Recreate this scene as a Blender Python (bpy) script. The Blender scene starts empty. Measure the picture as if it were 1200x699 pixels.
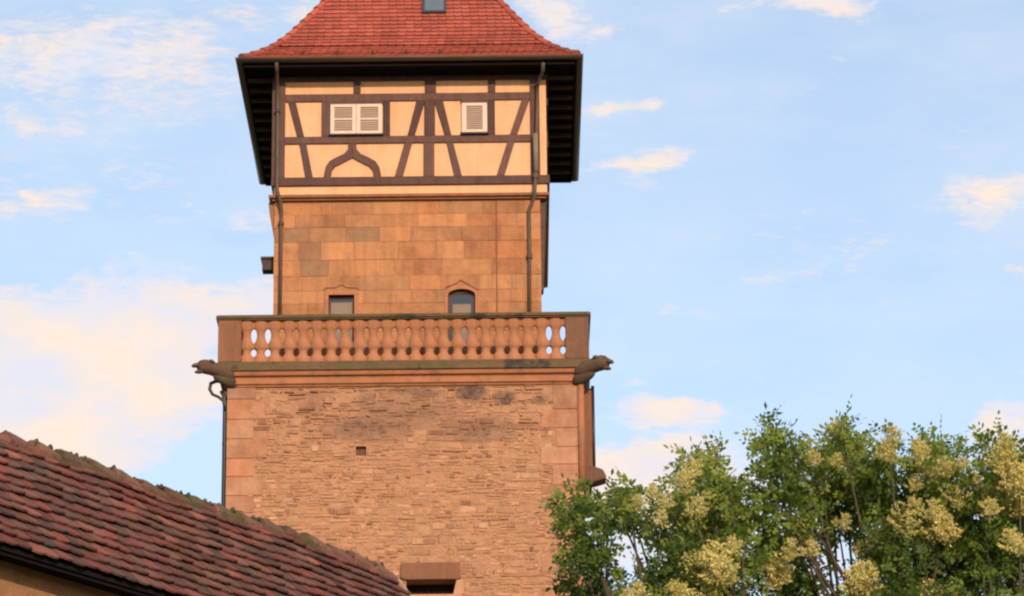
import bpy, math, random
import numpy as np
from mathutils import Vector, Matrix
random.seed(7); rng = np.random.default_rng(11)
S = bpy.context.scene
R = math.radians

# ------------------------------------------------------------------ camera
F, TH, ROLL = 4300.0, R(19.2), R(0.6)
CAM = np.array([0, 0, 1.6])
_f = np.array([0, math.cos(TH), math.sin(TH)]); _r0 = np.array([1.0, 0, 0]); _u0 = np.cross(_r0, _f)
_r = math.cos(ROLL)*_r0 - math.sin(ROLL)*_u0; _u = math.sin(ROLL)*_r0 + math.cos(ROLL)*_u0
cd = bpy.data.cameras.new('camera'); cam = bpy.data.objects.new('camera', cd); S.collection.objects.link(cam)
cd.sensor_width = 36; cd.lens = F/1200*36; cd.clip_start = 0.5; cd.clip_end = 6000
M4 = Matrix([[_r[i], _u[i], -_f[i], CAM[i]] for i in range(3)] + [[0, 0, 0, 1]])
cam.matrix_world = M4; S.camera = cam
def ray(px, py):
    d = _f*F + _r*(px-600) + _u*(349.5-py); return d/d[1]
def at(px, py, Y):                      # survey helper: point of the place at depth Y
    p = CAM + ray(px, py)*Y; return p[0], p[2]

# ------------------------------------------------------------------ light
SUN_EL, SUN_AZ = 19.0, 14.0            # degrees; azimuth to the right of straight behind the camera
S.view_settings.view_transform = 'Standard'; S.view_settings.look = 'None'
S.view_settings.exposure = 0.80; S.view_settings.gamma = 1; S.view_settings.use_curve_mapping = False
S.cycles.filter_width = 2.3
sd = bpy.data.lights.new('sun', 'SUN'); sun = bpy.data.objects.new('sun', sd); S.collection.objects.link(sun)
sd.energy = 2.4; sd.angle = R(0.9); sd.color = (1.0, 0.75, 0.51)
sdir = Vector((math.sin(R(SUN_AZ))*math.cos(R(SUN_EL)), -math.cos(R(SUN_AZ))*math.cos(R(SUN_EL)), math.sin(R(SUN_EL))))
sun.rotation_euler = sdir.to_track_quat('Z', 'Y').to_euler(); sun.location = (20, -30, 40)

W = bpy.data.worlds.new('World'); S.world = W; W.use_nodes = True
nt = W.node_tree; N = nt.nodes; L = nt.links; N.clear()
def nd(t, tree=None, **kw):
    n = (tree or nt).nodes.new(t)
    for k, v in kw.items(): setattr(n, k, v)
    return n
def mth(op, a, b=None, c=None, clamp=False):
    n = N.new('ShaderNodeMath'); n.operation = op; n.use_clamp = clamp
    for i, v in enumerate((a, b, c)):
        if v is None: continue
        if isinstance(v, (int, float)): n.inputs[i].default_value = v
        else: L.new(v, n.inputs[i])
    return n.outputs[0]
sky = nd('ShaderNodeTexSky', sky_type='NISHITA', sun_disc=False, sun_elevation=R(SUN_EL), sun_rotation=R(180-SUN_AZ),
         altitude=300, air_density=1.0, dust_density=0.6, ozone_density=1.2)
tc = nd('ShaderNodeTexCoord'); sp = nd('ShaderNodeSeparateXYZ'); L.new(tc.outputs['Generated'], sp.inputs[0])
uu0 = mth('DIVIDE', sp.outputs[0], sp.outputs[1]); vv0 = mth('DIVIDE', sp.outputs[2], sp.outputs[1])
def noise(vec, scale, detail, rough, dist=0.0):
    n = N.new('ShaderNodeTexNoise'); n.inputs['Scale'].default_value = scale; n.inputs['Detail'].default_value = detail
    n.inputs['Roughness'].default_value = rough; n.inputs['Distortion'].default_value = dist; L.new(vec, n.inputs['Vector']); return n
def comb(a, b, c=0.0):
    n = N.new('ShaderNodeCombineXYZ')
    for i, v in enumerate((a, b, c)):
        if isinstance(v, (int, float)): n.inputs[i].default_value = v
        else: L.new(v, n.inputs[i])
    return n.outputs[0]
wn = noise(comb(uu0, vv0), 38, 4, .6); ws = nd('ShaderNodeSeparateColor'); L.new(wn.outputs['Color'], ws.inputs[0])
uu = mth('ADD', uu0, mth('MULTIPLY', mth('SUBTRACT', ws.outputs[0], .5), .040))
vv = mth('ADD', vv0, mth('MULTIPLY', mth('SUBTRACT', ws.outputs[1], .5), .020))
CLOUDS = [(60,435,275,118,0,2.0),(235,372,150,58,0,1.5),(50,505,190,95,0,1.8),(190,420,120,70,20,1.4),(100,60,230,56,0,.95),(30,110,120,55,0,.6),(250,100,70,28,0,.5),
 (60,140,85,22,0,.65),(40,230,80,28,0,.7),(180,255,45,14,0,.42),(285,262,50,24,0,.5),(300,8,150,26,0,.6),(655,22,75,40,-20,1.0),
 (725,135,55,14,12,.75),(752,192,90,18,10,.95),(735,213,40,14,-20,.5),(960,2,85,22,0,1.1),(865,0,35,10,0,.6),(1172,232,85,36,18,1.0),
 (1192,325,28,16,0,.6),(885,313,40,10,0,.42),(1000,317,36,10,10,.42),(805,372,34,12,0,.5),(940,243,36,10,0,.38),(1030,283,24,10,0,.4),
 (785,487,90,30,-10,1.1),(740,455,60,18,0,.45),(765,572,150,72,0,1.9),(1180,500,85,34,10,1.0),(850,650,240,75,0,.75),(1050,640,220,60,0,.45),
 (170,330,200,26,0,.4),(820,425,30,9,0,.3),(120,20,200,24,0,.5),(100,90,270,95,0,.56),(100,210,230,70,0,.28),(960,290,180,60,8,.22)]
acc = None
for (px, py, rx, ry, rot, amp) in CLOUDS:
    c0 = ray(px, py); ex = abs(ray(px+rx, py)[0]-c0[0]); ey = abs(ray(px, py+ry)[2]-c0[2])
    a = R(rot); ca, sa = math.cos(a), math.sin(a)
    du = mth('SUBTRACT', uu, float(c0[0])); dv = mth('SUBTRACT', vv, float(c0[2]))
    p = mth('MULTIPLY_ADD', du, ca/ex, mth('MULTIPLY', dv, sa/ex)); q = mth('MULTIPLY_ADD', dv, ca/ey, mth('MULTIPLY', du, -sa/ey))
    d2 = mth('MULTIPLY_ADD', p, p, mth('MULTIPLY', q, q))
    b = mth('MULTIPLY', mth('SUBTRACT', 1.0, d2, clamp=True), amp)
    if amp > 1.0: b = mth('MINIMUM', b, 1.3)
    acc = b if acc is None else mth('MAXIMUM', acc, b)
fb = noise(comb(mth('MULTIPLY', uu0, 1.0), mth('MULTIPLY', vv0, 2.3)), 44, 9, .66, .7)
fb2 = noise(comb(mth('MULTIPLY_ADD', vv0, .5, uu0), mth('MULTIPLY', vv0, 3.2), 5.0), 120, 6, .65, .8)
acc = mth('MULTIPLY_ADD', mth('SUBTRACT', fb2.outputs['Fac'], .5), 1.5, acc)
dens = mth('MULTIPLY_ADD', mth('SUBTRACT', fb.outputs['Fac'], .5), 1.5, acc)
mr = nd('ShaderNodeMapRange', interpolation_type='SMOOTHSTEP'); L.new(dens, mr.inputs[0])
mr.inputs[1].default_value = .18; mr.inputs[2].default_value = 1.12; mr.inputs[4].default_value = .96
# thin veil everywhere
vl = noise(comb(uu0, mth('MULTIPLY', vv0, 2.4)), 16, 5, .6)
veil = nd('ShaderNodeMapRange'); L.new(vl.outputs['Fac'], veil.inputs[0]); veil.inputs[1].default_value = .38; veil.inputs[2].default_value = .75
veil.inputs[3].default_value = .34; veil.inputs[4].default_value = .60
# cloud colour: warm where the low sun reaches, cooler inside
cn = noise(comb(uu0, mth('MULTIPLY', vv0, 1.7), 3.0), 30, 4, .55)
ccr = nd('ShaderNodeValToRGB'); L.new(cn.outputs['Fac'], ccr.inputs[0])
SKYG = 0.12
ccr.color_ramp.elements[0].position = .36; ccr.color_ramp.elements[0].color = (.475, .475, .53, 1)
ccr.color_ramp.elements[1].position = .60; ccr.color_ramp.elements[1].color = (.60, .49, .41, 1)
cm = nd('ShaderNodeVectorMath', operation='SCALE'); L.new(ccr.outputs[0], cm.inputs[0]); cm.inputs[3].default_value = 1.0/SKYG
skm = nd('ShaderNodeMix', data_type='RGBA', blend_type='MULTIPLY'); skm.inputs[0].default_value = 1
skm.blend_type = 'MIX'; L.new(veil.outputs[0], skm.inputs[0])
L.new(sky.outputs[0], skm.inputs[6]); skm.inputs[7].default_value = (.46/SKYG, .50/SKYG, .55/SKYG, 1)
mix = nd('ShaderNodeMix', data_type='RGBA'); L.new(mr.outputs[0], mix.inputs[0]); L.new(skm.outputs[2], mix.inputs[6]); L.new(cm.outputs[0], mix.inputs[7])
bg = nd('ShaderNodeBackground'); bg.inputs[1].default_value = SKYG; L.new(mix.outputs[2], bg.inputs[0])
wo = nd('ShaderNodeOutputWorld'); L.new(bg.outputs[0], wo.inputs[0])

# ------------------------------------------------------------------ helpers
def tag(o, label=None, cat=None, group=None, kind=None):
    for k, v in (('label', label), ('category', cat), ('group', group), ('kind', kind)):
        if v: o[k] = v
    return o
def empty(name, loc, rz=0):
    o = bpy.data.objects.new(name, None); S.collection.objects.link(o); o.location = loc; o.rotation_euler = (0, 0, rz); return o
class MB:
    def __init__(s): s.v = []; s.f = []; s.t = []
    def add(s, vs, fs, tint=None):
        b = len(s.v); s.v += [tuple(map(float, p)) for p in vs]; s.f += [tuple(i+b for i in f) for f in fs]
        t = tint or (.5, .5, 0); s.t += [t]*len(fs); return s
    def box(s, x0, x1, y0, y1, z0, z1, tint=None):
        return s.add([(x0,y0,z0),(x1,y0,z0),(x1,y1,z0),(x0,y1,z0),(x0,y0,z1),(x1,y0,z1),(x1,y1,z1),(x0,y1,z1)],
                     [(0,3,2,1),(4,5,6,7),(0,1,5,4),(1,2,6,5),(2,3,7,6),(3,0,4,7)], tint)
    def prism(s, pts, y0, y1, tint=None):                # polygon in x,z (counter-clockwise seen from -y), extruded along y
        n = len(pts)
        return s.add([(x,y0,z) for x,z in pts]+[(x,y1,z) for x,z in pts],
                     [tuple(range(n)), tuple(range(2*n-1,n-1,-1))]+[((i+1)%n, i, i+n, (i+1)%n+n) for i in range(n)], tint)
    def tube(s, path, rad, n=8, tint=None, cap=True, squash=None):
        path = [Vector(p) for p in path]; rad = rad if isinstance(rad, (list, tuple)) else [rad]*len(path)
        rings = []; up = None
        for i, p in enumerate(path):
            d = (path[min(i+1, len(path)-1)]-path[max(i-1, 0)]).normalized()
            if up is None: up = Vector((0,0,1)) if abs(d.z) < .9 else Vector((1,0,0))
            a = d.cross(up).normalized(); b = a.cross(d).normalized(); up = b
            rings.append([p+(a*math.cos(k*2*math.pi/n)+b*math.sin(k*2*math.pi/n)*(squash or 1))*rad[i] for k in range(n)])
        vs = [q for r in rings for q in r]; fs = []
        for i in range(len(path)-1):
            for k in range(n): fs.append((i*n+k, i*n+(k+1)%n, (i+1)*n+(k+1)%n, (i+1)*n+k))
        if cap: fs += [tuple(range(n-1,-1,-1)), tuple(range((len(path)-1)*n, len(path)*n))]
        return s.add(vs, fs, tint)
    def ring(s, prof, cx=0, tint=None):                  # square ring about (cx,0): profile of (half width, z), closed
        vs = []; n = len(prof)
        for h, z in prof: vs += [(cx-h,-h,z),(cx+h,-h,z),(cx+h,h,z),(cx-h,h,z)]
        fs = []
        for i in range(n):
            j = (i+1) % n
            for k in range(4): fs.append((i*4+k, i*4+(k+1)%4, j*4+(k+1)%4, j*4+k))
        return s.add(vs, fs, tint)
    def build(s, name, mat, parent=None, bevel=0, smooth=False, loc=None):
        me = bpy.data.meshes.new(name); me.from_pydata(s.v, [], s.f); me.update()
        a = me.attributes.new('tint', 'FLOAT_COLOR', 'FACE')
        arr = np.ones((len(s.f), 4), np.float32); arr[:, :3] = np.array(s.t, np.float32); a.data.foreach_set('color', arr.ravel())
        me.materials.append(mat)
        if smooth: me.polygons.foreach_set('use_smooth', [True]*len(s.f))
        o = bpy.data.objects.new(name, me); S.collection.objects.link(o); o.parent = parent
        if loc: o.location = loc
        if bevel:
            m = o.modifiers.new('bevel', 'BEVEL'); m.width = bevel; m.segments = 2; m.limit_method = 'ANGLE'
        return o
def dup(o, loc=None, parent=None, rot=None, scale=None):
    c = o.copy(); S.collection.objects.link(c); c.parent = parent or o.parent
    if loc is not None: c.location = loc
    if rot is not None: c.rotation_euler = rot
    if scale is not None: c.scale = scale
    return c
def rt(lo=.0, hi=1., b=0.): return (random.uniform(lo, hi), random.random(), b)

# ------------------------------------------------------------------ materials
def surface(name, ramp, rough=.85, vary=.25, nscale=3.0, bump=.3, bscale=30, stain=(.05,.04,.035), patch=None, spec=.3, bdist=.02, streak=0):
    """ramp: colours picked per face by tint.r; tint.g brightens; tint.b is how much a face is stained, or darkened as painted shade; patch: (colour, scale, low, high, zlim)"""
    m = bpy.data.materials.new(name); m.use_nodes = True; t = m.node_tree; n = t.nodes; l = t.links; n.clear()
    at_ = n.new('ShaderNodeAttribute'); at_.attribute_name = 'tint'
    sep = n.new('ShaderNodeSeparateColor'); l.new(at_.outputs['Color'], sep.inputs[0])
    cr = n.new('ShaderNodeValToRGB'); l.new(sep.outputs[0], cr.inputs[0]); e = cr.color_ramp.elements
    if len(ramp) == 1: e.remove(e[1])
    while len(e) < len(ramp): e.new(.5)
    for i, c in enumerate(ramp): e[i].position = i/max(1, len(ramp)-1); e[i].color = (*c, 1)
    tcn = n.new('ShaderNodeTexCoord')
    nz = n.new('ShaderNodeTexNoise'); nz.inputs['Scale'].default_value = nscale; nz.inputs['Detail'].default_value = 8; nz.inputs['Roughness'].default_value = .65
    l.new(tcn.outputs['Object'], nz.inputs['Vector'])
    def M(op, a, b):
        k = n.new('ShaderNodeMath'); k.operation = op
        for i, v in enumerate((a, b)):
            if isinstance(v, (int, float)): k.inputs[i].default_value = v
            else: l.new(v, k.inputs[i])
        return k.outputs[0]
    br = M('ADD', 1-vary*1.5, M('ADD', M('MULTIPLY', nz.outputs['Fac'], vary*2), M('MULTIPLY', sep.outputs[1], vary)))
    sc = n.new('ShaderNodeVectorMath'); sc.operation = 'SCALE'; l.new(cr.outputs[0], sc.inputs[0]); l.new(br, sc.inputs[3])
    col = sc.outputs[0]
    if patch:
        for (pc, ps, lo, hi) in patch:
            pn = n.new('ShaderNodeTexNoise'); pn.inputs['Scale'].default_value = ps; pn.inputs['Detail'].default_value = 6; pn.inputs['Roughness'].default_value = .7
            l.new(tcn.outputs['Object'], pn.inputs['Vector'])
            mr_ = n.new('ShaderNodeMapRange'); l.new(pn.outputs['Fac'], mr_.inputs[0]); mr_.inputs[1].default_value = lo; mr_.inputs[2].default_value = hi
            mx = n.new('ShaderNodeMix'); mx.data_type = 'RGBA'; l.new(mr_.outputs[0], mx.inputs[0]); l.new(col, mx.inputs[6]); mx.inputs[7].default_value = (*pc, 1)
            col = mx.outputs[2]
    if streak:                                           # run-off dirt: noise drawn out downwards
        mp = n.new('ShaderNodeMapping'); mp.inputs['Scale'].default_value = (5, 5, .45); l.new(tcn.outputs['Object'], mp.inputs[0])
        st_ = n.new('ShaderNodeTexNoise'); st_.inputs['Scale'].default_value = 1.6; st_.inputs['Detail'].default_value = 7; st_.inputs['Roughness'].default_value = .7
        l.new(mp.outputs[0], st_.inputs['Vector'])
        mr_ = n.new('ShaderNodeMapRange'); l.new(st_.outputs['Fac'], mr_.inputs[0]); mr_.inputs[1].default_value = .45; mr_.inputs[2].default_value = .75; mr_.inputs[3].default_value = 1; mr_.inputs[4].default_value = 1-streak
        vs_ = n.new('ShaderNodeVectorMath'); vs_.operation = 'SCALE'; l.new(col, vs_.inputs[0]); l.new(mr_.outputs[0], vs_.inputs[3]); col = vs_.outputs[0]
    sn = n.new('ShaderNodeTexNoise'); sn.inputs['Scale'].default_value = 9; sn.inputs['Detail'].default_value = 6; l.new(tcn.outputs['Object'], sn.inputs['Vector'])
    sm = M('MULTIPLY', sep.outputs[2], M('ADD', .35, sn.outputs['Fac'])); sm.node.use_clamp = True
    mx = n.new('ShaderNodeMix'); mx.data_type = 'RGBA'; l.new(sm, mx.inputs[0]); l.new(col, mx.inputs[6]); mx.inputs[7].default_value = (*stain, 1)
    p = n.new('ShaderNodeBsdfPrincipled'); l.new(mx.outputs[2], p.inputs['Base Color']); p.inputs['Roughness'].default_value = rough
    p.inputs['Specular IOR Level'].default_value = spec
    if bump:
        bn = n.new('ShaderNodeTexNoise'); bn.inputs['Scale'].default_value = bscale; bn.inputs['Detail'].default_value = 6; bn.inputs['Roughness'].default_value = .7
        l.new(tcn.outputs['Object'], bn.inputs['Vector'])
        bp = n.new('ShaderNodeBump'); bp.inputs['Strength'].default_value = bump; bp.inputs['Distance'].default_value = bdist
        l.new(bn.outputs['Fac'], bp.inputs['Height']); l.new(bp.outputs[0], p.inputs['Normal'])
    o = n.new('ShaderNodeOutputMaterial'); l.new(p.outputs[0], o.inputs[0]); return m

RUB = surface('rubble_sandstone', [(.25,.105,.066),(.36,.168,.094),(.41,.206,.114),(.44,.228,.128),(.51,.292,.180)], vary=.40, nscale=6, bump=.9, bscale=20, bdist=.04, stain=(.075,.05,.045),
              patch=[((.45,.246,.142),1.3,.48,.68),((.50,.285,.170),5,.55,.68),((.28,.12,.085),1.2,.58,.76)])
MOR = surface('lime_mortar', [(.42,.215,.122)], stain=(.085,.055,.048), vary=.45, nscale=6, bump=.9, bscale=14, bdist=.05, patch=[((.28,.12,.085),1.2,.58,.76)])
QUO = surface('quoin_sandstone', [(.31,.13,.072),(.37,.175,.098),(.34,.165,.098),(.40,.165,.085),(.38,.20,.12)], vary=.45, nscale=4, bump=.7, bscale=16, patch=[((.44,.225,.135),1.6,.44,.62),((.27,.125,.085),1.3,.54,.72)], streak=.2)
ASH = surface('ashlar_sandstone', [(.38,.148,.064),(.40,.163,.071),(.415,.178,.078),(.41,.186,.082),(.395,.186,.090)], vary=.42, nscale=3.2, bump=.9, bscale=14, bdist=.03, streak=.28, stain=(.20,.125,.075),
              patch=[((.46,.210,.095),1.3,.46,.66),((.30,.115,.060),1.1,.54,.72),((.26,.16,.095),2.3,.62,.74)])
TRIM = surface('dressed_sandstone', [(.29,.112,.056),(.33,.134,.066),(.35,.150,.078)], streak=.3, vary=.35, nscale=3, bump=.4, bscale=20, stain=(.06,.045,.04),
              patch=[((.21,.115,.075),1.3,.52,.70),((.13,.085,.06),2.6,.62,.74)])
MOSS = surface('mossy_sandstone', [(.135,.075,.042),(.18,.095,.05)], vary=.5, nscale=3, bump=.6, bscale=22, stain=(.035,.028,.026),
              patch=[((.095,.080,.028),1.7,.44,.60),((.04,.032,.028),2.2,.52,.62)])
GARG = surface('weathered_gargoyle_stone', [(.085,.050,.036),(.125,.072,.048)], vary=.5, nscale=9, bump=.8, bscale=30, patch=[((.10,.095,.035),4,.52,.66)])
PLAST = surface('ochre_plaster', [(.66,.345,.190),(.69,.372,.208)], streak=.16, vary=.18, nscale=1.6, bump=.25, bscale=45, rough=.95, patch=[((.71,.41,.245),1.1,.5,.8),((.52,.27,.13),2.1,.62,.8)])
TIMB = surface('dark_red_timber', [(.070,.032,.027),(.105,.048,.037),(.085,.045,.038)], streak=.35, vary=.5, nscale=6, bump=.5, bscale=28, rough=.7)
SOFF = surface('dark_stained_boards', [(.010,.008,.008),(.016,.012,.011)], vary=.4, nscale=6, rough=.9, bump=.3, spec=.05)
SHUT = surface('painted_shutter', [(.58,.44,.36),(.62,.47,.39)], vary=.12, nscale=8, bump=.1, rough=.6)
LOUV = surface('painted_louvre', [(.43,.31,.25)], vary=.15, nscale=8, bump=.1, rough=.6)
TILE = surface('red_clay_tile', [(.31,.068,.047),(.36,.080,.054),(.39,.090,.060),(.34,.090,.066)], vary=.28, nscale=1.2, bump=.3, bscale=40, patch=[((.32,.075,.05),.9,.55,.75),((.20,.075,.05),3.5,.66,.78)])
OTILE = surface('weathered_clay_tile', [(.13,.048,.038),(.18,.054,.042),(.22,.062,.046),(.15,.066,.052),(.125,.060,.048),(.23,.085,.06),(.11,.058,.046),(.19,.062,.048)], streak=.0, vary=.6, nscale=4, bump=.6, bscale=40,
              patch=[((.10,.082,.062),2.4,.55,.70)])
RIDG = surface('mossy_ridge_tile', [(.17,.075,.055),(.22,.10,.07),(.14,.085,.06)], vary=.5, nscale=5, bump=.9, bscale=26, bdist=.03, patch=[((.095,.085,.035),3.2,.50,.64),((.07,.05,.04),5,.6,.7)])
COPP = surface('weathered_copper', [(.075,.043,.026),(.10,.060,.036)], vary=.4, nscale=3, bump=.1, rough=.5, spec=.5)
PIPE = surface('patinated_pipe', [(.080,.048,.036),(.17,.13,.095)], vary=.5, nscale=3, bump=.1, rough=.6, spec=.2)
IRON = surface('black_iron', [(.012,.013,.016)], vary=.3, bump=.1, rough=.5, spec=.5)
DARK = surface('dark_interior', [(.012,.011,.012)], vary=.2, bump=0)
BARNW = surface('rough_render', [(.28,.135,.062),(.33,.165,.078)], vary=.6, nscale=2.2, bump=.8, bscale=12, bdist=.05, patch=[((.19,.095,.05),1.6,.48,.68)])
VERGE = surface('pale_verge_mortar', [(.40,.27,.20)], vary=.4, nscale=5, bump=.4)
BARK = surface('bark', [(.07,.052,.038)], vary=.5, nscale=8, bump=.9, bscale=20)
def glass(name, col):
    m = bpy.data.materials.new(name); m.use_nodes = True; p = m.node_tree.nodes['Principled BSDF']
    nz = m.node_tree.nodes.new('ShaderNodeTexNoise'); nz.inputs['Scale'].default_value = 4
    mx = m.node_tree.nodes.new('ShaderNodeMix'); mx.data_type = 'RGBA'; m.node_tree.links.new(nz.outputs['Fac'], mx.inputs[0])
    mx.inputs[6].default_value = (*[c*.8 for c in col], 1); mx.inputs[7].default_value = (*[c*1.2 for c in col], 1)
    m.node_tree.links.new(mx.outputs[2], p.inputs['Base Color']); p.inputs['Roughness'].default_value = .12; p.inputs['Specular IOR Level'].default_value = .6; return m
GLASS = glass('window_glass', (.02,.024,.032)); CURT = surface('pale_blind', [(.22,.165,.135)], vary=.15, nscale=5, bump=.1)
def leafmat(name, ramp, trans=.4):
    m = bpy.data.materials.new(name); m.use_nodes = True; t = m.node_tree; n = t.nodes; l = t.links; n.clear()
    a = n.new('ShaderNodeAttribute'); a.attribute_name = 'tint'; sep = n.new('ShaderNodeSeparateColor'); l.new(a.outputs['Color'], sep.inputs[0])
    cr = n.new('ShaderNodeValToRGB'); l.new(sep.outputs[0], cr.inputs[0]); e = cr.color_ramp.elements
    while len(e) < len(ramp): e.new(.5)
    for i, c in enumerate(ramp): e[i].position = i/(len(ramp)-1); e[i].color = (*c, 1)
    p = n.new('ShaderNodeBsdfPrincipled'); l.new(cr.outputs[0], p.inputs['Base Color']); p.inputs['Roughness'].default_value = .55; p.inputs['Specular IOR Level'].default_value = .25
    tr = n.new('ShaderNodeBsdfTranslucent'); l.new(cr.outputs[0], tr.inputs[0]); mx = n.new('ShaderNodeMixShader'); mx.inputs[0].default_value = trans
    l.new(p.outputs[0], mx.inputs[1]); l.new(tr.outputs[0], mx.inputs[2]); o = n.new('ShaderNodeOutputMaterial'); l.new(mx.outputs[0], o.inputs[0]); return m
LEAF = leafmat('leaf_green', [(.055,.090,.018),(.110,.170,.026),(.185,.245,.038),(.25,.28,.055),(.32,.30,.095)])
def flowmat(name, ramp, trans):
    m = leafmat(name, ramp, trans); t = m.node_tree; p = next(n for n in t.nodes if n.type == 'BSDF_PRINCIPLED'); tr = next(n for n in t.nodes if n.type == 'BSDF_TRANSLUCENT')
    src = p.inputs['Base Color'].links[0].from_socket; oi = t.nodes.new('ShaderNodeObjectInfo'); mx = t.nodes.new('ShaderNodeMix'); mx.data_type = 'RGBA'
    sc = t.nodes.new('ShaderNodeMath'); sc.operation = 'MULTIPLY'; sc.inputs[1].default_value = .42; t.links.new(oi.outputs['Random'], sc.inputs[0]); t.links.new(sc.outputs[0], mx.inputs[0])
    t.links.new(src, mx.inputs[6]); mx.inputs[7].default_value = (.36, .36, .10, 1)
    for q in (p.inputs['Base Color'], tr.inputs[0]): t.links.new(mx.outputs[2], q)
    return m
FLOW = flowmat('flower_yellow', [(.54,.44,.13),(.70,.57,.20),(.76,.66,.30),(.56,.52,.17)], .2)

# ------------------------------------------------------------------ ground
g = MB(); gs = 16; ext = 2500
g.add([(-ext,-ext,0),(ext,-ext,0),(ext,ext,0),(-ext,ext,0)], [(0,1,2,3)])
tag(g.build('ground', surface('grass_and_gravel', [(.09,.10,.045)], vary=.5, nscale=.4, bump=.3, patch=[((.20,.17,.12),.06,.5,.6)])), kind='structure')

# ------------------------------------------------------------------ tower
TX, TY = -2.2, 75.65
T = tag(empty('gate_tower', (TX, TY, 0)), 'tall square sandstone tower with half-timbered top storey and red hipped tile roof', 'tower')
def tl(px, py, ly):                      # pixel survey -> tower-local x, z on the plane local y = ly
    x, z = at(px, py, TY+ly); return x-TX, z
def rect_px(x0, x1, y0, y1, ly):
    a = tl(x0, (y0+y1)/2, ly)[0]; b = tl(x1, (y0+y1)/2, ly)[0]; return a, b, tl((x0+x1)/2, y1, ly)[1], tl((x0+x1)/2, y0, ly)[1]

def slab_with_holes(mb, x0, x1, y0, y1, z0, z1, holes, tint=None):
    xs = sorted({x0, x1, *[h[0] for h in holes], *[h[1] for h in holes]}); zs = sorted({z0, z1, *[h[2] for h in holes], *[h[3] for h in holes]})
    for i in range(len(zs)-1):
        for j in range(len(xs)-1):
            mx, mz = (xs[j]+xs[j+1])/2, (zs[i]+zs[i+1])/2
            if any(h[0] < mx < h[1] and h[2] < mz < h[3] for h in holes): continue
            mb.box(xs[j], xs[j+1], y0, y1, zs[i], zs[i+1], tint)

# --- lower shaft: rubble
HW, CX, ZT = 3.65, -.03, 24.79
ow = rect_px(476, 535, 680, 697, -HW); ph = rect_px(417, 429, 523, 534, -HW)
lint = rect_px(469, 540, 660, 680, -HW)
STAINS = [(tl(552,460,-HW), .34, .22, 1.3), (tl(592,466,-HW), .24, .16, 1.1), (tl(500,462,-HW), .4, .10, .8), (tl(632,468,-HW), .22, .12, .6), (tl(478,458,-HW), .55, .12, .6), (tl(372,462,-HW), .5, .12, .35), (tl(430,502,-HW), 1.0, .32, .62), (tl(560,505,-HW), .9, .32, .55), (tl(480,485,-HW), 1.3, .4, .42),
          (tl(430,470,-HW), .22, .2, .5), (tl(640,502,-HW), .12, .08, .7), (tl(365,480,-HW), .3, .2, .3)]
def stain(x, z):
    s = 0
    for ((sx, sz), rx, rz, a) in STAINS: s = max(s, a*max(0, 1.25-((x-sx)/rx)**2-((z-sz)/rz)**2)*random.uniform(.6, 1.0))
    return min(1, s)
core = MB(); c = 3.636
slab_with_holes(core, CX-c, CX+c, -c, -c+.45, 0, ZT, [ow, ph])
core.box(CX-c, CX+c, c-.45, c, 0, ZT); core.box(CX-c, CX-c+.45, -c+.45, c-.45, 0, ZT); core.box(CX+c-.45, CX+c, -c+.45, c-.45, 0, ZT)
wall = core.build('rubble_wall', MOR, T)
sk_ = MB(); cs = .05
for ix in range(int(6.2/cs)):
    for iz in range(int(1.25/cs)):
        x, z = CX-3.1+ix*cs, ZT-1.25+iz*cs; st = stain(x+cs/2, z+cs/2); 
        if st > .03: sk_.box(x, x+cs, -c-.003, -c+.01, z, z+cs, (.5, .4, st))
sk_.build('soot_film', MOR, wall)
dk = MB(); dk.box(CX-c+.5, CX+c-.5, -c+.7, c-.5, .2, ZT-.1); dk.build('interior_shell', DARK, wall)
m = MB(); m.box(ph[0]-.02, ph[1]+.02, -c+.10, -c+.44, ph[2]-.02, ph[3]+.02); m.build('putlog_backing', surface('dark_hole_backing', [(.12,.06,.04)], vary=.4), wall)  # backing of the open hole; its dark colour paints the shade inside
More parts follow.
